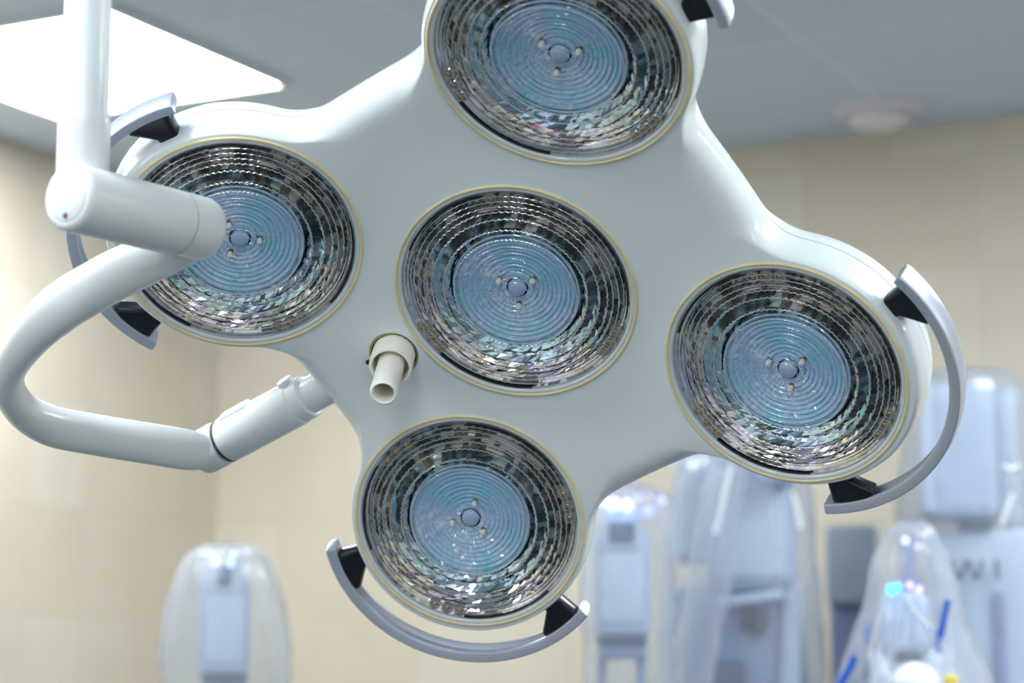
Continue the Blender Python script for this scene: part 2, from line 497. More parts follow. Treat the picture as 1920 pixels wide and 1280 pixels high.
def build_housing():
    bm = bmesh.new()
    IP, IA, DZ = .0062, .026, .030
    prev = None
    for k in range(9):                                   # front rounding
        a = pi / 2 * (1 - k / 8)
        fp = 1 - cos(a)
        # a = pi/2 : face edge ; a = 0 : widest line
        ins_p, ins_a = IP * (1 - cos(a)), IA * (1 - cos(a))
        z = -DZ + DZ * sin(a)
        rg = ring_of(bm, ins_p, ins_a, z, z)
        if prev: bridge(bm, prev, rg)
        else: face_ring = rg
        prev = rg
    for ip, ia, zp, za in ((0, 0, -.0345, -.0335), (.0030, .0030, -.0346, -.0336), (.0030, .0030, -.0356, -.0346)):
        nf0 = len(bm.faces)
        rg = ring_of(bm, ip, ia, zp, za); bridge(bm, prev, rg); prev = rg
        if ip > 0:
            bm.faces.ensure_lookup_table()
            for f in bm.faces[nf0:]: f.material_index = 1  # groove faces painted dark to add to their faint shade
    # flat face with five holes
    pts = []; edges = []
    out = [contour(t, -(IP * (1 - w) + IA * w)) for t, w in zip(THS, EDGE)]
    n0 = len(out); pts += [Vector(p) for p in out]; edges += [(i, (i + 1) % n0) for i in range(n0)]
    HN = 128
    holes = [(cx * ARM_A, cy * ARM_A, LR) for cx, cy in PODS]
    holes.append((SOCK[0], SOCK[1], .0232))
    for hx, hy, hr in holes:
        k = len(pts)
        rr = hr
        tilt = cos(TAU) if (hx or hy) and hr > .05 else 1.0
        for i in range(HN):
            dx, dy = rr * cos(2 * pi * i / HN), rr * sin(2 * pi * i / HN)
            if tilt != 1.0:
                if abs(hx) > abs(hy): dx *= tilt
                else: dy *= tilt
            pts.append(Vector((hx + dx, hy + dy)))
        edges += [(k + i, k + (i + 1) % HN) for i in range(HN)]
    g = .0065; m = int(.5 / g)
    for i in range(-m, m + 1):
        for j in range(-m, m + 1):
            x, y = i * g + (j % 2) * g / 2, j * g
            if sdf(x, y) > -.030: continue
            if any(math.hypot(x - hx, y - hy) < hr + .003 for hx, hy, hr in holes): continue
            pts.append(Vector((x, y)))
    V, E_, F, ov, oe, of = delaunay_2d_cdt(pts, edges, [], 0, 1e-7)
    vmap = {}
    for i, v in enumerate(V):
        if ov[i] and ov[i][0] < n0: vmap[i] = face_ring[ov[i][0]]
    for f in F:
        cx = sum(V[i].x for i in f) / len(f); cy = sum(V[i].y for i in f) / len(f)
        if any((((cx - hx) / (cos(TAU) if abs(hx) > abs(hy) and hr > .05 else 1)) ** 2 + ((cy - hy) / (cos(TAU) if abs(hy) > abs(hx) and hr > .05 else 1)) ** 2) < (hr * .9995) ** 2 for hx, hy, hr in holes): continue
        th = atan2(cy, cx) % (2 * pi); u = th / (2 * pi) * NT; i0 = int(u) % NT; i1 = (i0 + 1) % NT; fr = u - int(u)
        A0, A1 = Vector(out[i0]), Vector(out[i1]); cr = (A1 - A0)
        if cr.x * (cy - A0.y) - cr.y * (cx - A0.x) < 0: continue
        vs = []
        for i in f:
            if i not in vmap: vmap[i] = bm.verts.new(bent(V[i].x, V[i].y, 0))
            vs.append(vmap[i])
        try:
            nf = bm.faces.new(vs)
        except ValueError: pass
    bmesh.ops.recalc_face_normals(bm, faces=bm.faces)
    me = mesh_of(bm, 'housing', sharp=30)
    me.materials.append(paint); me.materials.append(seamm)
    front = link('housing', me, paint, light, HEAD)
    front['label'] = 'glossy white front shell of the lamp head'
    # well liners behind the lamps and the back shell
    bm = bmesh.new()
    prev = ring_of(bm, .0030, .0030, -.0356, -.0346)
    start = prev
    for ip, ia, zp, za in ((0.0003, .0003, -.0358, -.0348), (.0006, .0012, -.044, -.038), (.002, .004, -.052, -.041), (.006, .010, -.060, -.045), (.014, .022, -.068, -.049),
                           (.026, .034, -.074, -.053), (.040, .044, -.078, -.056)):
        rg = ring_of(bm, ip, ia, zp, za); bridge(bm, prev, rg); prev = rg
    co = [v.co.copy() for v in prev]; c = Vector((0, 0, -.062))
    for fr in (.8, .6, .4, .2, .05):
        rg = [bm.verts.new(c.lerp(p, fr)) for p in co]; bridge(bm, prev, rg); prev = rg
    bmesh.ops.recalc_face_normals(bm, faces=bm.faces)
    link('back_shell', mesh_of(bm, 'back_shell', sharp=40), paint, light, HEAD)['label'] = 'white back shell behind the seam line'

SOCK = (-.1000, -.0964)
build_housing()

# ---- one lamp, built in its own frame (z towards the viewer)
def facet_layer(bm):
    return bm.loops.layers.float_color.new('facet')

def step_wall_mat():
    """the short walls between the mirror's steps: dark brown and silver reflections painted on as patches"""
    m = bpy.data.materials.new('brown_step_wall'); nt, N, L = nodes_of(m); b = N['Principled BSDF']
    at = N.new('ShaderNodeAttribute'); at.attribute_name = 'facet'
    sp = N.new('ShaderNodeSeparateColor'); L.new(at.outputs['Color'], sp.inputs[0])
    tc = N.new('ShaderNodeTexCoord')
    nz = N.new('ShaderNodeTexNoise'); nz.inputs['Scale'].default_value = 30; nz.inputs['Detail'].default_value = 1
    L.new(tc.outputs['Object'], nz.inputs['Vector'])
    f = math_node(N, L, 'ADD', math_node(N, L, 'MULTIPLY', sp.outputs[0], .35), math_node(N, L, 'MULTIPLY', nz.outputs['Fac'], .9))
    c = ramp(N, L, f, [(0.0, (.05, .04, .03)), (.50, (.12, .10, .08)), (.57, (.38, .32, .25)), (.64, (.12, .14, .19)), (.72, (.75, .72, .66)), (.92, (.80, .78, .76)), (1.0, (.4, .5, .7))])  # brown, tan and silver stops stand in for reflections
    L.new(c, b.inputs['Base Color']); b.inputs['Metallic'].default_value = .55; b.inputs['Roughness'].default_value = .2
    return m
SLOPES = [.5, .6, .75, .85, .85, .80, .70, .62]; JIT = .00045
def build_reflector():
    rnd = random.Random(4)
    bm = bmesh.new(); fl = facet_layer(bm)
    NS = 84
    # stepped rings: (r_out, r_in, z_out, z_in, rows)
    R = .0985
    steps = [(.94, .91), (.91, .88), (.88, .855), (.85, .80), (.80, .755), (.755, .69), (.69, .59), (.59, .50)]
    TOP = -.0045
    for si, (xo, xi) in enumerate(steps):
        ro, ri = xo * .1111, xi * .1111
        smooth_ring = si < 3
        rows = 1 if smooth_ring else (2 if xo - xi < .075 else 3)
        ns = 168 if smooth_ring else NS
        slope = SLOPES[si]
        grid = []
        for r_ in range(rows + 2):
            f = min(1, r_ / rows)
            r = ro + (ri - ro) * f
            z = TOP - (ro - ri) * slope * (f - .18 * f * (f - 1))
            if r_ == rows + 1: z = TOP; r = ri - .0002
            row = []
            for i in range(ns):
                a = 2 * pi * (i + (0.5 if (min(r_, rows) % 2 and not smooth_ring) else 0)) / ns
                jit = JIT if not smooth_ring else .00006
                if r_ == rows + 1: jit = 0
                row.append(bm.verts.new((r * cos(a), r * sin(a), z + rnd.uniform(-jit, jit))))
            grid.append(row)
        for r_ in range(rows + 1):
            for i in range(ns):
                j = (i + 1) % ns
                f = bm.faces.new((grid[r_][i], grid[r_][j], grid[r_ + 1][j], grid[r_ + 1][i]))
                c = rnd.random()
                if r_ == rows: f.material_index = 1
                for lp in f.loops: lp[fl] = (c, xo, 0, 1)
    bm.normal_update()
    for f in bm.faces:
        if f.normal.z < 0: f.normal_flip()
    me = mesh_of(bm, 'reflector', smooth=False)
    me.materials.append(mirror); me.materials.append(step_wall_mat())
    return me

def build_core():
    rnd = random.Random(9)
    bm = bmesh.new(); fl = facet_layer(bm)
    NS = 96
    rs = [.0100] + [.0100 + (.0575 - .0100) * (k / 11) for k in range(1, 12)]
    prev = None
    for k, r in enumerate(rs):
        base = -.0125 + .0075 * (r / .0575) ** 2
        for sub in ((0,) if k == 0 else (0, 1)):
            z = base + (.0012 if sub == 0 else -.0004)
            rr = r + (.0 if sub == 0 else .0009)
            row = [bm.verts.new(((rr) * cos(2 * pi * (i + .5 * (k % 2)) / NS), rr * sin(2 * pi * (i + .5 * (k % 2)) / NS), z + rnd.uniform(-.0004, .0004))) for i in range(NS)]
            if prev:
                for i in range(NS):
                    j = (i + 1) % NS
                    f = bm.faces.new((prev[i], prev[j], row[j], row[i]))
                    c = rnd.random()
                    for lp in f.loops: lp[fl] = (c, 0, 0, 1)
            prev = row
    bm.normal_update()
    for f in bm.faces:
        if f.normal.z < 0: f.normal_flip()
    return mesh_of(bm, 'filter_disc', smooth=False)

def build_lens():
    """clear front lens: thin plate with raised ridge rings"""
    bm = bmesh.new(); n = 176
    rad = [0, .02, .04, .0565, .075, .088, .0985, .1043]
    prev = None
    for r in rad:
        z = -.0012 + .0030 * (1 - (r / .1) ** 2)
        if r == 0: row = [bm.verts.new((0, 0, z))]
        else: row = [bm.verts.new((r * cos(2 * pi * i / n), r * sin(2 * pi * i / n), z)) for i in range(n)]
        if prev is not None:
            for i in range(n):
                j = (i + 1) % n
                if len(prev) == 1: bm.faces.new((prev[0], row[i], row[j]))
                else: bm.faces.new((prev[i], row[i], row[j], prev[j]))
        prev = row
    me = mesh_of(bm, 'lens_cover')
    me.materials.append(lensm)
    # ridges
    bm = bmesh.new(); rnd = random.Random(2)
    rings = [(.0175, .00035, 0), (.0125, .0003, 0), (.024, .0002, .0001), (.031, .0002, .0001), (.037, .0002, .0001), (.043, .00022, .0001), (.049, .00022, .0001),
             (.0560, .0007, .0004), (.0655, .0007, .0005), (.0765, .0007, .0005), (.0838, .00060, .0005), (.0889, .00055, .0004), (.0940, .00045, .0003), (.0989, .0004, .0002), (.1033, .0004, .0001)]
    N = 352
    for r, hw, wob in rings:
        z0 = -.0012 + .0030 * (1 - (r / .1) ** 2) + .0001
        A_, B_, C_ = [], [], []
        ph = rnd.random() * 6
        w = [wob * (sin(88 * 2 * pi * i / N + ph) + rnd.uniform(-.35, .35)) for i in range(N)]
        for i in range(N):
            a = 2 * pi * i / N
            for lst, dr, dz in ((A_, -hw, 0), (B_, 0, hw * 1.1), (C_, hw, 0)):
                q = r + dr + w[i]
                lst.append(bm.verts.new((q * cos(a), q * sin(a), z0 + dz)))
        for i in range(N):
            j = (i + 1) % N
            bm.faces.new((A_[i], B_[i], B_[j], A_[j])); bm.faces.new((B_[i], C_[i], C_[j], B_[j]))
    bmesh.ops.recalc_face_normals(bm, faces=bm.faces)
    mr = mesh_of(bm, 'lens_ridges', sharp=60); mr.materials.append(ridgem)
    return me, mr

def arc_strip(bm, r0, r1, z, a0, a1, h=.0006):
    n = max(4, int(abs(a1 - a0) / 2))
    T = []
    for i in range(n + 1):
        a = radians(a0 + (a1 - a0) * i / n)
        T.append([bm.verts.new((r * cos(a), r * sin(a), zz)) for r, zz in ((r0, z), (r0, z + h), (r1, z + h), (r1, z))])
    for P, Q in zip(T, T[1:]):
        for k in range(4): bm.faces.new((P[k], P[(k + 1) % 4], Q[(k + 1) % 4], Q[k]))
    bm.faces.new(T[0]); bm.faces.new(list(reversed(T[-1])))

def lamp_meshes():
    D = {}
    # rim: hoop, clear over white, with a well wall down to the back
    bm = bmesh.new()
    add_lathe(bm, [(.1043, -.030), (.1043, -.003), (.1047, -.0002), (.1058, .0008), (.1078, .0010), (.1092, .0004), (.1100, -.001), (.1100, -.012)], 144)
    bmesh.ops.recalc_face_normals(bm, faces=bm.faces)
    D['rim'] = mesh_of(bm, 'lamp_rim', sharp=50)
    bm = bmesh.new()
    prof = [(.1099 + .0015 * cos(a), .0004 + .0016 * sin(a)) for a in [2 * pi * k / 12 for k in range(13)]]
    add_lathe(bm, prof, 144); bmesh.ops.remove_doubles(bm, verts=bm.verts, dist=1e-6)
    D['gasket'] = mesh_of(bm, 'gasket_ring', sharp=60)
    # closed dark pan behind the mirror
    bm = bmesh.new(); add_lathe(bm, [(.1043, -.030), (.08, -.036), (0, -.038)], 96)
    D['pan'] = mesh_of(bm, 'back_pan')
    D['reflector'] = build_reflector()
    D['core'] = build_core()
    D['lens'], D['ridges'] = build_lens()
    # bulb
    bm = bmesh.new(); add_lathe(bm, [(.0085, -.020), (.0085, -.010), (.0080, -.008), (.0062, -.0065), (.003, -.0055), (0, -.0052)], 48)
    D['bulb'] = mesh_of(bm, 'bulb')
    # pin
    bm = bmesh.new(); add_lathe(bm, [(.0020, -.024), (.0020, -.012), (.0026, -.012), (.0026, -.0105), (.0018, -.0105), (.0018, -.007)], 20)
    D['pin'] = mesh_of(bm, 'mounting_pin')
    bm = bmesh.new(); add_lathe(bm, [(.0024, -.0085), (.0026, -.0060), (.0024, -.0040), (.0015, -.0032), (0, -.003)], 20)
    D['cap'] = mesh_of(bm, 'pin_cap')
    # clip: clear block with three round screws
    bm = bmesh.new()
    for k, a in enumerate((-7.5, 0, 7.5)):
        a = radians(a); r = .0972
        m = Matrix.Translation((r * cos(a), r * sin(a), 0))
        add_lathe(bm, [(.0058, -.008), (.0058, -.0018), (.0050, -.0006), (.0040, -.0006), (.0036, -.003), (0, -.003)], 24, m)
    D['clip'] = mesh_of(bm, 'rim_clip', sharp=30)
    bm = bmesh.new()
    for k, a in enumerate((-7.5, 0, 7.5)):
        a = radians(a); r = .0972
        m = Matrix.Translation((r * cos(a), r * sin(a), 0))
        add_lathe(bm, [(.0022, -.006), (.0022, -.0014), (.0014, -.0008), (0, -.0008)], 16, m)
    D['screw'] = mesh_of(bm, 'clip_screw', sharp=30)
    bm = bmesh.new()
    arc_strip(bm, .1012, .1034, -.0015, 0, 52)
    D['strip'] = mesh_of(bm, 'dark_strip', False)
    return D
LM = lamp_meshes()
bulbm = pbr('frosted_bulb_glass', (.40, .52, .74), 0.12, coat=.5)
panm = pbr('dark_pan', (.05, .05, .05), .5)
LABEL = {(0, 0): 'middle lamp of the head, beside the ivory handle stub', (0, 1): 'topmost lamp, cut by the frame', (-1, 0): 'left lamp, behind the white swivel joint',
         (1, 0): 'right lamp with a grey handle on its right', (0, -1): 'lowest lamp with a grey handle below it'}
ROTS = {(0, 0): 0, (0, 1): -14, (-1, 0): -39, (1, 0): 9, (0, -1): 42}
for cx, cy in PODS:
    pm = pod_matrix(cx, cy, ROTS[(cx, cy)])
    lamp = link('lamp_rim', LM['rim'], rimm, light, pm)
    lamp['label'] = LABEL[(cx, cy)]
    link('gasket_ring', LM['gasket'], gasketm, lamp, pm)['label'] = 'thin yellowed rubber ring'
    link('back_pan', LM['pan'], panm, lamp, pm)
    link('reflector', LM['reflector'], None, lamp, pm)['label'] = 'faceted mirror with iridescent coating'
    link('filter_disc', LM['core'], corem, lamp, pm)['label'] = 'blue ridged glass disc in the middle'
    link('lens_cover', LM['lens'], None, lamp, pm)
    link('lens_ridges', LM['ridges'], None, lamp, pm)
    link('bulb', LM['bulb'], bulbm, lamp, pm)
    for a in (45, 165, 285):
        m2 = pm @ Matrix.Translation((.0178 * cos(radians(a)), .0178 * sin(radians(a)), 0))
        link('mounting_pin', LM['pin'], brass, lamp, m2)
        link('pin_cap', LM['cap'], capm, lamp, m2)
    for a in (105, 226, 343):
        m2 = pm @ Matrix.Rotation(radians(a), 4, 'Z')
        link('rim_clip', LM['clip'], clearclip, lamp, m2)
        link('clip_screw', LM['screw'], brass, lamp, m2)
    for a in (118, 200 - 18, 236, 262, 300, 0):
        m2 = pm @ Matrix.Rotation(radians(a + (8 if a in (262, 0) else 0)), 4, 'Z') @ Matrix.Diagonal((1, 1, 1, 1))
        if a in (118, 236, 262 + 1000, 0): link('dark_strip', LM['strip'], stripm, lamp, m2)

# ---- grip handles round the four outer lamps
def build_handle(cx, cy):
    base = atan2(cy, cx)
    pm = pod_matrix(cx, cy, 0) @ Matrix.Rotation(base, 4, 'Z')
    bm = bmesh.new()
    n = 72; SP = radians(62)
    rings = []
    zf, zb = -.004, -.030
    ends = [-1, -.998, -.990] + [-.98 + 1.96 * i / n for i in range(n + 1)] + [.990, .998, 1]
    for f in ends:
        a = SP * f
        ro = .1492 + .0058 * (1 - f * f)
        ch = .0052 * sstep(0, .10, .93 - abs(f))      # the channel on the inner side fades out at the ends
        sec = [(ro, zf - .0025), (ro - .0004, zf - .0010), (ro - .0016, zf), (ro - .0088, zf - .0010), (ro - .0102, zf - .0020), (ro - .0105, zf - .0040),
               (ro - .0098, zf - .0062), (ro - .0098 + ch, zf - .0090), (ro - .0098 + ch, (zf + zb) / 2), (ro - .0098 + ch, zb + .0070), (ro - .0090, zb + .0040), (ro - .0090, zb + .0015),
               (ro - .0080, zb), (ro - .0016, zb), (ro - .0003, zb + .0010), (ro, zb + .0025), (ro + .0012, (zf + zb) / 2)]
        kk = {1: .72, .998: .90, .990: .975}.get(abs(f), 1.0)
        if kk < 1:
            mr_, mz = ro - .0048, (zf + zb) / 2
            sec = [(mr_ + (x - mr_) * kk, mz + (z - mz) * (1 - (1 - kk) * .4)) for x, z in sec]
        rings.append([bm.verts.new((r * cos(a), r * sin(a), z)) for r, z in sec])
    m = len(rings[0])
    for A_, B_ in zip(rings, rings[1:]):
        for k in range(m): bm.faces.new((A_[k], A_[(k + 1) % m], B_[(k + 1) % m], B_[k]))
    bm.faces.new(rings[0]); bm.faces.new(list(reversed(rings[-1])))
    bmesh.ops.recalc_face_normals(bm, faces=bm.faces)
    nm = {(0, 1): 'grey grip bar at the top right edge of the picture', (-1, 0): 'grey grip bar partly behind the hanging arm',
          (1, 0): 'grey curved grip bar right of the right lamp', (0, -1): 'grey curved grip bar under the lowest lamp'}[(cx, cy)]
    h = link('grip_handle', mesh_of(bm, 'grip_handle', sharp=45), alum, light, pm); h['label'] = nm
    # filled web at both ends, black wedge brackets
    for s in (-1, 1):
        bm = bmesh.new()
        ai = s * radians(53.6); ao = s * radians(50.2)
        da_i, da_o = radians(4.9), radians(9.2)
        lay = []
        for r, ac, dw, z0, z1 in ((.1100, ai, da_i, -.026, -.0085), (.1210, ai, da_i, -.0265, -.0080), (.1385, ao, da_o * .95, -.0275, -.0070), (.1440, ao, da_o * .92, -.0265, -.0075)):
            row = []
            for k in range(20):
                u = 2 * pi * k / 20
                cu = math.copysign(abs(cos(u)) ** .45, cos(u)); su = math.copysign(abs(sin(u)) ** .45, sin(u))
                a = ac + dw * cu; z = (z0 + z1) / 2 + (z1 - z0) / 2 * su
                row.append(bm.verts.new((r * cos(a), r * sin(a), z)))
            lay.append(row)
        for A_, B_ in zip(lay, lay[1:]):
            for k in range(20): bm.faces.new((A_[k], A_[(k + 1) % 20], B_[(k + 1) % 20], B_[k]))
        bm.faces.new(lay[0]); bm.faces.new(lay[-1])
        bmesh.ops.recalc_face_normals(bm, faces=bm.faces)
        link('bracket', mesh_of(bm, 'bracket', sharp=40), blackm, h, pm)['label'] = 'black plastic bracket'
for c in PODS[1:]: build_handle(*c)

# ---- ivory socket and tube for the sterile handle
def build_socket():
    sx, sy = SOCK
    n = Vector((-2 * KP * sx, -2 * KP * sy, 1)).normalized()
    base = Matrix.Translation((sx, sy, Hgt(sx, sy))) @ basis(n, Vector((0, 1, 0))).to_4x4()
    mw = HEAD @ base
    bm = bmesh.new()
    add_lathe(bm, [(.0228, -.010), (.0228, .0005), (.0215, .0005), (.0215, -.010), (0, -.010)], 64)
    bmesh.ops.recalc_face_normals(bm, faces=bm.faces)
    g = link('handle_socket', mesh_of(bm, 'handle_socket', sharp=30), pbr('olive_recess', (.42, .38, .14), .5), light, mw)  # the recess lining is plain olive
    g['label'] = 'round recess with a yellowed lip'
    bm = bmesh.new()
    add_lathe(bm, [(.0200, -.010), (.0200, .0240), (.0193, .0255), (.0180, .0258), (.0170, .0250), (.0168, .0235), (.0168, -.008)], 64)
    bmesh.ops.recalc_face_normals(bm, faces=bm.faces)
    link('collar', mesh_of(bm, 'collar', sharp=50), ivory, g, mw)['label'] = 'ivory plastic collar'
    bm = bmesh.new()
    add_lathe(bm, [(.0125, -.008), (.0125, .058), (.0128, .068), (.0122, .0705), (.0108, .0715), (.0096, .0705), (.0094, .068), (.0094, .02), (0, .02)], 64)
    bmesh.ops.recalc_face_normals(bm, faces=bm.faces)
    link('handle_tube', mesh_of(bm, 'handle_tube', sharp=50), ivory, g, mw)['label'] = 'open ivory tube pointing down towards the viewer'
    bm = bmesh.new(); add_lathe(bm, [(.0168, .012), (.0125, .012)], 64)
    link('socket_floor', mesh_of(bm, 'socket_floor'), MATS['olive_recess'], g, mw)
    bm = bmesh.new()
    cyl_between(bm, (-.0195, -.006, .012), (-.0235, -.0075, .012), .0022, 16, .0006)
    link('lock_pin', mesh_of(bm, 'lock_pin'), stripm, g, mw)
build_socket()

# ---- yoke: sleeve on the head's diagonal, curved arm, swivel joint, hanging post
def hp(x, y, z): return HEAD @ Vector((x, y, z))
def build_arm():
    pa, pb = hp(-.2555, -.2600, -.0155), hp(-.1705, -.1740, -.0170)
    d = (pb - pa).normalized()
    neck_out = pb + d * .025
    bm = bmesh.new(); cyl_between(bm, pa + d * .10, neck_out, .0175, 48, .001)
    link('neck_tube', mesh_of(bm, 'neck_tube'), paint_arm, light, Matrix.Identity(4))
    bm = bmesh.new()
    cyl_between(bm, pa + d * .004, pa + d * .100, .0228, 56, .004, r2=.0225)
    cyl_between(bm, pa + d * .082, pa + d * .112, .0215, 56, .002)
    sl = link('pivot_sleeve', mesh_of(bm, 'pivot_sleeve'), paint_arm, light, Matrix.Identity(4))
    sl['label'] = 'white swivel sleeve left of the lowest lamp'
    bm = bmesh.new(); cyl_between(bm, pa + d * .0025, pa + d * .0045, .0223, 56)
    link('sleeve_seam', mesh_of(bm, 'sleeve_seam'), seamm, sl, Matrix.Identity(4))
    # small raised latch cover on top
    up = Vector((-.35, -.55, 1)).normalized(); side = d.cross(up).normalized(); up = side.cross(d).normalized()
    B = Matrix((d, side, up)).transposed()
    bm = bmesh.new(); add_box(bm, pa + d * .032 + up * .0215, (.036, .016, .007), B, .003)
    link('latch_cover', mesh_of(bm, 'latch_cover'), paint_arm, sl, Matrix.Identity(4))
    bm = bmesh.new(); cyl_between(bm, pa + d * .098 + up * .016, pa + d * .098 + up * .026, .0085, 24, .002)
    link('stop_knob', mesh_of(bm, 'stop_knob'), paint_arm, sl, Matrix.Identity(4))
    # elbow cap
    bm = bmesh.new(); cyl_between(bm, pa - d * .032, pa + d * .0034, .0226, 56, .009)
    el = link('elbow', mesh_of(bm, 'elbow'), paint_arm, light, Matrix.Identity(4))
    # curved arm
    ctrl = [(345, 455, 1.80, 44, .018), (270, 490, 1.80, 46, .0185), (190, 530, 1.805, 47, .019), (110, 580, 1.82, 46, .0195), (50, 640, 1.85, 38, .021),
            (16, 705, 1.89, 29, .023), (34, 760, 1.935, 32, .023), (90, 796, 1.975, 38, .021), (180, 815, 2.015, 38.5, .020), (290, 833, 2.05, 38.5, .019), (350, 843, 2.070, 38, .0185), (378, 847, 2.080, 33, .016)]
    cs = catmull(ctrl, 10)
    pts = [PX(x, y, z) for x, y, z, _, _ in cs]
    bm = bmesh.new()
    V0 = CM @ Vector((0, 0, 1))
    def frames(i, t):
        tx, ty = (cs[min(i + 1, len(cs) - 1)][0] - cs[max(i - 1, 0)][0]), -(cs[min(i + 1, len(cs) - 1)][1] - cs[max(i - 1, 0)][1])
        l = math.hypot(tx, ty); U = CM @ Vector((-ty / l, tx / l, 0))
        V = t.cross(U).normalized(); U = V.cross(t).normalized()
        return U, V
    def sec(i):
        a = cs[i][3] * cs[i][2] / FPX; b = cs[i][4]
        out = []
        for k in range(40):
            u = 2 * pi * k / 40
            out.append((a * math.copysign(abs(cos(u)) ** .8, cos(u)), b * math.copysign(abs(sin(u)) ** .8, sin(u))))
        return out
    sweep(bm, pts, sec, frames)
    bmesh.ops.recalc_face_normals(bm, faces=bm.faces)
    link('curved_arm', mesh_of(bm, 'curved_arm', sharp=60), paint_arm, light, Matrix.Identity(4))['label'] = 'white U-shaped yoke arm'
    # swivel joint cylinder
    j0, j1 = PX(126, 368, 1.665), PX(372, 428, 1.79)
    dj = (j1 - j0).normalized(); Lj = (j1 - j0).length
    bm = bmesh.new()
    m = Matrix.Translation(j0) @ basis(dj).to_4x4()
    r = .0268; bv = .006
    pr = [(0, 0), (r - bv, 0)] + [(r - bv + bv * sin(a), bv - bv * cos(a)) for a in [pi / 2 * k / 5 for k in range(1, 6)]]
    s0 = Lj * .80
    pr += [(r, s0 - .0006), (r - .0008, s0 - .0004), (r - .0008, s0 + .0010), (r, s0 + .0012)]
    Rr = .012; Lt = Lj + .012
    pr += [(r - Rr + Rr * cos(a), Lt - Rr + Rr * sin(a)) for a in [pi / 2 * k / 7 for k in range(8)]] + [(0, Lt)]
    add_lathe(bm, pr, 72, m)
    bmesh.ops.recalc_face_normals(bm, faces=bm.faces)
    jo = link('swivel_joint', mesh_of(bm, 'swivel_joint', sharp=50), paint_arm, light, Matrix.Identity(4))
    jo['label'] = 'thick white swivel cylinder in front of the left lamp'
    bm = bmesh.new(); add_lathe(bm, [(r + .0001, s0 - .0004), (r + .0001, s0 + .0010)], 72, m)
    link('seam_ring', mesh_of(bm, 'seam_ring'), tanring, jo, Matrix.Identity(4))['label'] = 'tan stained seam'
    bm = bmesh.new(); add_lathe(bm, [(.0195, .0002), (.0198, -.0004), (.0190, -.0008), (0, -.0010)], 56, m)
    link('end_cap', mesh_of(bm, 'end_cap'), paint_arm, jo, Matrix.Identity(4))
    sp = PX(118, 403, 1.66)
    loc = m.inverted() @ sp
    bm = bmesh.new(); mm = m @ Matrix.Translation((loc.x, loc.y, -.0011))
    add_lathe(bm, [(.0024, .0005), (.0024, -.0004), (.0012, -.0006), (.0012, 0), (0, 0)], 20, mm)
    link('cap_screw', mesh_of(bm, 'cap_screw'), pbr('plum_screw', (.20, .12, .16), .4), jo, Matrix.Identity(4))
    # post hanging from the ceiling
    pz = PX(155, 330, 1.70)
    prof = [(.0208, 0), (.0208, PX(155, 232, 1.70).z - pz.z), (.0203, PX(155, 218, 1.70).z - pz.z), (.0186, PX(155, 205, 1.70).z - pz.z), (.0184, CEIL - pz.z - .03)]
    bm = bmesh.new(); add_lathe(bm, prof, 48, Matrix.Translation(pz))
    bmesh.ops.recalc_face_normals(bm, faces=bm.faces)
    link('down_tube', mesh_of(bm, 'down_tube'), paint_arm, light, Matrix.Identity(4))['label'] = 'white post hanging down at upper left'
    bm = bmesh.new(); add_lathe(bm, [(.018, -.06), (.05, -.055), (.085, -.02), (.09, 0), (0, 0)], 48, Matrix.Translation((pz.x, pz.y, CEIL)))
    bmesh.ops.recalc_face_normals(bm, faces=bm.faces)
    link('ceiling_flange', mesh_of(bm, 'ceiling_flange'), paint_arm, light, Matrix.Identity(4))
build_arm()
# ------------------------------------------------------------------ draped robotic equipment behind the light (out of focus)
pale = pbr('pale_blue_grey_housing', (.46, .55, .71), 0.35, vary=.03)
pale2 = pbr('light_front_panel', (.59, .685, .82), 0.3)
midgrey = pbr('blue_grey_plastic', (.24, .29, .46), 0.4, vary=.1, vscale=6)
slate = pbr('slate_metal', (.10, .14, .21), 0.4)
darkgap = pbr('dark_recess', (.02, .035, .05), 0.5)
greyblock = pbr('grey_cabinet', (.50, .58, .68), 0.45)
bluestrap = pbr('cobalt_strap', (.0, .09, .55), 0.4)
domew = pbr('white_dome_plastic', (.85, .90, .93), 0.3)
yellowm = pbr('yellow_knob_plastic', (.80, .66, .08), 0.4)
led_cyan = pbr('led_cyan', (.1, .4, .9), .4, emit=(.05, .45, 1.0), es=3.2)
led_violet = pbr('led_violet', (.4, .3, .9), .4, emit=(.50, .40, 1.0), es=2.2)
led_blue = pbr('led_blue', (.3, .4, .9), .4, emit=(.30, .34, 1.0), es=2.0)
led_ice = pbr('led_ice', (.6, .7, .9), .4, emit=(.52, .60, 1.0), es=2.4)

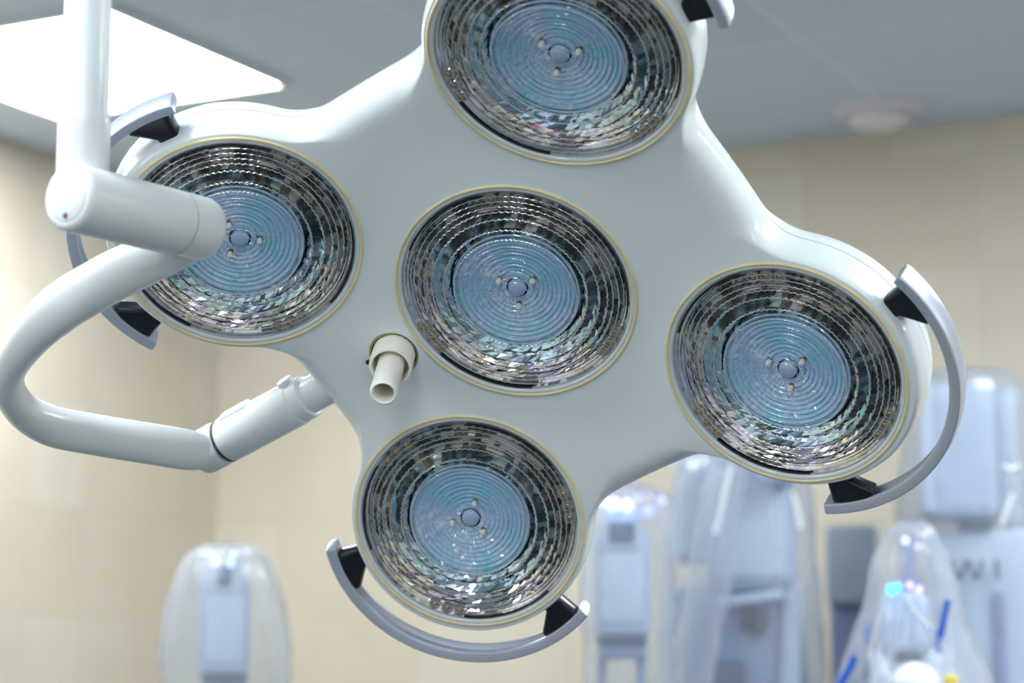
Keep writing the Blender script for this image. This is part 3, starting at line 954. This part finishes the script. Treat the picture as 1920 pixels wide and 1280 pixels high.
def film_mat(name, base, tint, gl=0.10):
    m = bpy.data.materials.new(name); nt, N, L = nodes_of(m)
    N.remove(N['Principled BSDF']); out = N['Material Output']
    tr = N.new('ShaderNodeBsdfTransparent'); tr.inputs[0].default_value = (.97, .985, 1, 1)
    df = N.new('ShaderNodeBsdfDiffuse'); df.inputs[0].default_value = (*tint, 1)
    tl = N.new('ShaderNodeBsdfTranslucent'); tl.inputs[0].default_value = (*tint, 1)
    g = N.new('ShaderNodeBsdfGlossy'); g.inputs['Roughness'].default_value = .22
    md = N.new('ShaderNodeMixShader'); md.inputs[0].default_value = .5; L.new(df.outputs[0], md.inputs[1]); L.new(tl.outputs[0], md.inputs[2])
    lw = N.new('ShaderNodeLayerWeight'); lw.inputs['Blend'].default_value = .45
    f1 = math_node(N, L, 'MULTIPLY_ADD', lw.outputs['Facing'], .16, base)
    m1 = N.new('ShaderNodeMixShader'); L.new(f1, m1.inputs[0]); L.new(tr.outputs[0], m1.inputs[1]); L.new(md.outputs[0], m1.inputs[2])
    f2 = math_node(N, L, 'ADD', schlick(N, L, .05), gl)
    m2 = N.new('ShaderNodeMixShader'); L.new(f2, m2.inputs[0]); L.new(m1.outputs[0], m2.inputs[1]); L.new(g.outputs[0], m2.inputs[2])
    L.new(m2.outputs[0], out.inputs['Surface'])
    return m
film = film_mat('clear_plastic_drape', .26, (.74, .81, .92), .0)

I4 = Matrix.Identity(4)
def facing(px):
    return Matrix.Rotation(-math.atan((px - 960) / FPX), 3, 'Z')

def pbox(parent, name, m, x0, x1, y0, y1, d, depth, bevel=.01, taper=1.0, label=None, roll=0):
    """rounded box whose front covers these picture bounds at distance d, depth metres deep"""
    c = PX((x0 + x1) / 2, (y0 + y1) / 2, d); w = (x1 - x0) * d / FPX; h = (y1 - y0) * d / FPX / cos(PITCH)
    R = facing((x0 + x1) / 2) @ Matrix.Rotation(roll, 3, 'Y')
    bm = bmesh.new(); add_box(bm, c + R @ Vector((0, depth / 2, 0)), (w, depth, h), R, min(bevel, w * .45, h * .45, depth * .45), 4, taper)
    o = link(name, mesh_of(bm, name, sharp=50), m, parent)
    if label: o['label'] = label
    return o

def drape(parent, prof, d, depth, seed, name='plastic_drape', label=None, wr=.10):
    """prof: (y, x_left, x_right) in the picture at distance d; an open-bottomed crumpled bag"""
    cs = catmull([tuple(map(float, p)) for p in prof], 7)
    n = 96; bm = bmesh.new(); rings = []
    for y, xl, xr in cs:
        c = PX((xl + xr) / 2, y, d); a = (xr - xl) / 2 * d / FPX; b = min(a, depth)
        R = facing((xl + xr) / 2); row = []
        for i in range(n):
            t = 2 * pi * i / n
            p = Vector((cos(t), sin(t), c.z * 2.2))
            f = 1 + wr * (mnoise.noise(Vector((p.x * 2.2 + seed, p.y * 2.2, p.z * 1.1)))) + wr * .8 * (abs(mnoise.noise(Vector((p.x * 5 + seed, p.y * 5, p.z * 2.5)))) - .2) \
                + wr * .35 * mnoise.noise(Vector((p.x * 13, p.y * 13 + seed, c.z * 16)))
            row.append(bm.verts.new(c + R @ Vector((a * f * cos(t), b * f * sin(t), .010 * mnoise.noise(Vector((p.x * 4, p.y * 4, seed)))))))
        rings.append(row)
    for A_, B_ in zip(rings, rings[1:]):
        for i in range(n): bm.faces.new((A_[i], A_[(i + 1) % n], B_[(i + 1) % n], B_[i]))
    top = bm.verts.new(sum((v.co for v in rings[0]), Vector()) / n + Vector((0, 0, .012)))
    for i in range(n): bm.faces.new((rings[0][i], top, rings[0][(i + 1) % n]))
    bmesh.ops.recalc_face_normals(bm, faces=bm.faces)
    o = link(name, mesh_of(bm, name, sharp=80), film, parent)
    o['label'] = label or 'crumpled clear plastic drape'
    return o

def ptube(parent, name, m, pts, d, r, label=None):   # round bar through picture points at depth d
    P = [PX(x, y, d) for x, y in pts]; Pc = [Vector(p) for p in catmull([tuple(p) for p in P], 8)]
    bm = bmesh.new()
    sec = [(r * cos(2 * pi * k / 16), r * sin(2 * pi * k / 16)) for k in range(16)]
    def fr(i, t):
        B = basis(t, Vector((0, 1, 0))); return B.col[0], B.col[1]
    sweep(bm, Pc, lambda i: sec, fr)
    bmesh.ops.recalc_face_normals(bm, faces=bm.faces)
    o = link(name, mesh_of(bm, name), m, parent)
    if label: o['label'] = label
    return o

def led(parent, m, x, y, d, rpx, label):
    bm = bmesh.new(); bmesh.ops.create_uvsphere(bm, u_segments=16, v_segments=10, radius=rpx * d / FPX)
    c = PX(x, y, d)
    for v in bm.verts: v.co = v.co + c
    o = link('indicator_light', mesh_of(bm, 'indicator_light'), m, parent); o['label'] = label

def pedestal(parent, x, d, back, ztop, r=.035, foot=.10):
    c = PX(x, 1280, d); c = Vector((c.x, c.y + back, 0))
    bm = bmesh.new(); cyl_between(bm, c + Vector((0, 0, .05)), c + Vector((0, 0, ztop)), r, 24)
    link('column', mesh_of(bm, 'column'), midgrey, parent)
    bm = bmesh.new(); add_box(bm, c + Vector((0, 0, .035)), (foot * 2, foot * 1.6, .07), None, .02)
    link('base', mesh_of(bm, 'base'), pale, parent)

def root_at(name, x, d, back, label, cat, group=None):
    c = PX(x, 1280, d)
    r = empty(name, Matrix.Translation((c.x, c.y + back, 0)))
    return tag(r, label, cat, group)

def instrument_arm(x, ytop, ybot, w, d, label, leds, slotw=.2, seed=1.0, drape_prof=None):
    r = root_at('robotic_arm', x, d, .05, label, 'robotic arm', 'draped robotic arms behind the light')
    hw = w / 2; H = ybot - ytop; dep = w * .8 * d / FPX
    pbox(r, 'housing', pale, x - hw, x + hw, ytop + H * .18, ybot, d, dep, .012, label='pale blue-grey body')
    pbox(r, 'neck', pale2, x - hw * .72, x + hw * .72, ytop, ytop + H * .34, d + .004, dep * .8, .010)
    pbox(r, 'front_panel', pale2, x - hw * .72, x + hw * .72, ytop + H * .34, ybot - H * .10, d - .006, .010, .004)
    pbox(r, 'slot', slate, x - w * slotw, x + w * slotw, ytop + H * .10, ytop + H * .26, d - .004, .010, .003, label='dark slot near the top')
    pbox(r, 'collar', slate, x - hw * .9, x + hw * .9, ybot, ybot + w * .17, d, dep * .9, .006, label='dark collar under the body')
    pbox(r, 'cross_bar', midgrey, x - hw * .85, x + hw * .85, ybot + w * .17, ybot + w * .42, d + .005, dep * .7, .006)
    for s in (-1, 1):
        pbox(r, 'strut', midgrey, x + s * hw * .68 - hw * .16, x + s * hw * .68 + hw * .16, ybot + w * .42, ybot + w * 4.0, d + .01, dep * .4, .004)
    pbox(r, 'shoulder', pale, x - hw, x + hw, ybot + w * 4.0, ybot + w * 5.2, d, dep, .015)
    pedestal(r, x, d, dep / 2, PX(x, ybot + w * 4.6, d).z)
    for m, lx, ly, lr, ll in leds: led(r, m, lx, ly, d - .01, lr, ll)
    if drape_prof: drape(r, drape_prof, d + dep * .4, w * 1.0 * d / FPX, seed)
    return r

instrument_arm(421, 1040, 1262, 96, 3.9, 'robotic arm under clear plastic at lower left, near the wall corner',
               [(led_ice, 405, 1052, 7, 'faint violet light'), (led_ice, 432, 1056, 6, 'faint violet light')], .12, 3.1,
               [(1030, 375, 475), (1045, 348, 500), (1090, 330, 520), (1150, 312, 540), (1220, 302, 552), (1300, 305, 548), (1500, 300, 550)])
instrument_arm(1166, 955, 1190, 108, 3.7, 'robotic arm with blue-violet lights beside the lowest lamp',
               [(led_ice, 1150, 945, 13, 'pale blue light'), (led_ice, 1176, 948, 12, 'pale blue light'), (led_ice, 1130, 940, 10, 'pale blue light'), (led_blue, 1216, 958, 10, 'blue-violet light'), (led_blue, 1240, 938, 8, 'blue-violet light'),
                (led_blue, 1195, 934, 8, 'blue-violet light')], .22, 7.7,
               [(915, 1120, 1230), (940, 1100, 1262), (1000, 1092, 1262), (1100, 1085, 1262), (1200, 1090, 1262), (1290, 1085, 1262), (1500, 1085, 1265)])

# big arm in the middle
def big_arm():
    d = 4.05
    r = root_at('surgical_robot', 1405, d, .15, 'large draped surgical robot arm below the right lamp, grey with pale upper panel', 'surgical robot')
    pbox(r, 'upper_cover', pale, 1325, 1492, 850, 1100, d, .16, .03, label='pale blue upper cover')
    pbox(r, 'front_panel', pale2, 1350, 1470, 905, 1080, d - .01, .012, .005)
    bm = bmesh.new(); cyl_between(bm, PX(1452, 862, d - .06), PX(1452, 862, d + .1), 52 * d / FPX, 40, .008)
    link('joint_disc', mesh_of(bm, 'joint_disc'), midgrey, r)['label'] = 'blue-grey round joint at the top'
    pbox(r, 'lower_cover', midgrey, 1310, 1505, 1100, 1420, d + .02, .20, .03, label='darker lower cover')
    pbox(r, 'recess', darkgap, 1388, 1440, 1140, 1185, d + .005, .03, .006, roll=.25)
    pbox(r, 'recess', slate, 1330, 1400, 1235, 1300, d + .005, .03, .006)
    pbox(r, 'side_link', pale, 1462, 1500, 1090, 1420, d - .01, .06, .012, roll=.05, label='pale diagonal link')
    pbox(r, 'side_link', slate, 1498, 1522, 1180, 1440, d - .005, .05, .01, roll=-.10, label='dark diagonal link')
    pbox(r, 'ledge', pale2, 1345, 1470, 1112, 1130, d - .03, .05, .006, roll=-.15)
    pbox(r, 'rear_box', greyblock, 1262, 1335, 840, 1050, d + .12, .14, .02, label='blue-grey box behind the arm')
    pbox(r, 'rear_box', greyblock, 1240, 1330, 1100, 1500, d + .12, .14, .02)
    pedestal(r, 1405, d, .12, PX(1405, 1400, d).z, .06, .13)
    drape(r, [(835, 1330, 1440), (850, 1290, 1490), (900, 1265, 1515), (1000, 1255, 1520), (1100, 1245, 1528), (1200, 1240, 1530), (1300, 1240, 1535), (1500, 1240, 1535)], d + .06, .17, 12.3, wr=.10)
    drape(r, [(880, 1330, 1385), (900, 1320, 1400), (1000, 1300, 1385), (1100, 1290, 1370), (1200, 1270, 1350), (1300, 1255, 1335), (1450, 1250, 1330)], d - .10, .07, 31.3, wr=.22)
big_arm()
for nm_, pts_, d_, r_ in ((0, [(1372, 870), (1358, 930), (1342, 1000)], 3.86, .0045), (0, [(1486, 925), (1494, 955), (1500, 990)], 3.90, .0050)):
    ptube(next(o for o in col.objects if o.name == 'surgical_robot'), 'highlight_streak', domew, pts_, d_, r_)  # white bars added as highlight streaks on the drape

def tower():
    d = 3.95
    r = root_at('equipment_tower', 1800, d, .15, 'tall pale blue equipment tower under plastic at the right edge', 'medical equipment')
    pbox(r, 'upper_cabinet', pale, 1722, 1868, 712, 968, d, .22, .02, label='pale blue rounded upper box')
    pbox(r, 'side_cover', greyblock, 1866, 1915, 722, 985, d + .03, .2, .03, label='grey side of the upper box')
    pbox(r, 'dark_gap', slate, 1795, 1862, 978, 990, d + .01, .15, .004)
    pbox(r, 'lower_cabinet', pale2, 1752, 1990, 992, 1500, d - .02, .26, .02, label='pale lower box with dark lettering')
    for x0, ro in ((1788, -.25), (1806, .28), (1822, -.28), (1838, .20), (1869, 0)):
        pbox(r, 'lettering', slate, x0 - 4.5, x0 + 4.5, 1050, 1086, d - .024, .006, .001, roll=ro, label='dark blurred letter stroke')
    pbox(r, 'side_pipe', midgrey, 1868, 1888, 1110, 1500, d - .05, .05, .012)
    pedestal(r, 1830, d, .14, PX(1830, 1480, d).z, .08, .16)
    drape(r, [(700, 1745, 1880), (712, 1712, 1905), (760, 1700, 1930), (850, 1690, 1940), (950, 1680, 1950), (1050, 1690, 1980), (1200, 1720, 2000), (1400, 1720, 2000)], d + .1, .24, 22.1, wr=.07)
    ptube(r, 'highlight_streak', domew, [(1900, 925), (1888, 955), (1878, 985)], d - .16, .0042)  # white bar added as a streak of light on the plastic
    ptube(r, 'highlight_streak', domew, [(1880, 872), (1896, 880), (1912, 872)], d - .16, .0038)  # second bright streak, also put in as a white bar
    # neighbouring grey block
    g = root_at('equipment_cabinet', 1600, 4.35, .1, 'grey-blue cabinet seen between the big robot arm and the tower', 'cabinet')
    pbox(g, 'body', greyblock, 1548, 1645, 985, 1130, 4.35, .12, .01)
    pbox(g, 'stand', midgrey, 1560, 1640, 1130, 1500, 4.37, .08, .01)
    pedestal(g, 1605, 4.35, .05, PX(1605, 1490, 4.35).z, .03, .06)
tower()

def front_arm():
    d = 3.25
    r = root_at('robotic_arm', 1695, d, .05, 'nearest draped robotic arm with cyan and pink lights and blue straps at lower right', 'robotic arm', 'draped robotic arms behind the light')
    pbox(r, 'housing', pale, 1640, 1750, 1108, 1225, d, .08, .02, taper=.86, label='pale blue-grey tapering body')
    pbox(r, 'lower_body', pale2, 1632, 1768, 1215, 1420, d + .005, .10, .02)
    pbox(r, 'slot', darkgap, 1678, 1727, 1227, 1241, d - .004, .012, .003, label='dark slot')
    led(r, led_cyan, 1672, 1105, d - .02, 10, 'cyan light'); led(r, led_cyan, 1684, 1100, d - .01, 7, 'cyan light')
    led(r, led_violet, 1706, 1097, d - .02, 6.5, 'pink light'); led(r, led_violet, 1723, 1105, d - .02, 6.5, 'pink light')
    led(r, led_ice, 1697, 1013, d + .05, 7, 'blue light'); led(r, led_violet, 1722, 1024, d + .05, 5, 'violet light')
    pbox(r, 'mast', midgrey, 1690, 1715, 1010, 1110, d + .05, .03, .008)
    ptube(r, 'blue_strap', bluestrap, [(1777, 1124), (1772, 1150), (1766, 1180), (1763, 1200)], d - .03, .0045, 'cobalt blue strap')
    ptube(r, 'blue_strap', bluestrap, [(1764, 1180), (1758, 1205), (1761, 1224)], d - .03, .0062, 'cobalt blue strap end')
    ptube(r, 'blue_strap', bluestrap, [(1603, 1230), (1595, 1248), (1582, 1270), (1568, 1296)], d - .03, .0062, 'cobalt blue strap')
    ptube(r, 'blue_strap', bluestrap, [(1630, 1170), (1624, 1188), (1626, 1204)], d + .02, .005, 'faint blue strap inside the plastic')
    ptube(r, 'highlight_streak', domew, [(1700, 1118), (1718, 1150), (1745, 1178)], d - .035, .0022)  # thin white bar standing in for a glint on the drape
    bm = bmesh.new(); bmesh.ops.create_uvsphere(bm, u_segments=32, v_segments=18, radius=44 * d / FPX)
    c = PX(1716, 1285, d - .05)
    for v in bm.verts: v.co = v.co * 1.0 + c
    link('white_dome', mesh_of(bm, 'white_dome'), domew, r)['label'] = 'white rounded cap at the bottom edge'
    bm = bmesh.new(); cyl_between(bm, PX(1782, 1292, d - .05), PX(1782, 1266, d - .05), 13 * d / FPX, 20, .003)
    link('yellow_knob', mesh_of(bm, 'yellow_knob'), yellowm, r)['label'] = 'small yellow knob at the bottom edge'
    pbox(r, 'knob_mount', pale, 1745, 1800, 1288, 1400, d, .07, .01)
    pedestal(r, 1700, d, .05, PX(1700, 1410, d).z)
    drape(r, [(985, 1680, 1740), (1005, 1655, 1760), (1060, 1635, 1785), (1120, 1622, 1800), (1180, 1600, 1815), (1250, 1575, 1840), (1320, 1560, 1860), (1500, 1560, 1870)], d + .05, .14, 41.7, wr=.12)
front_arm()
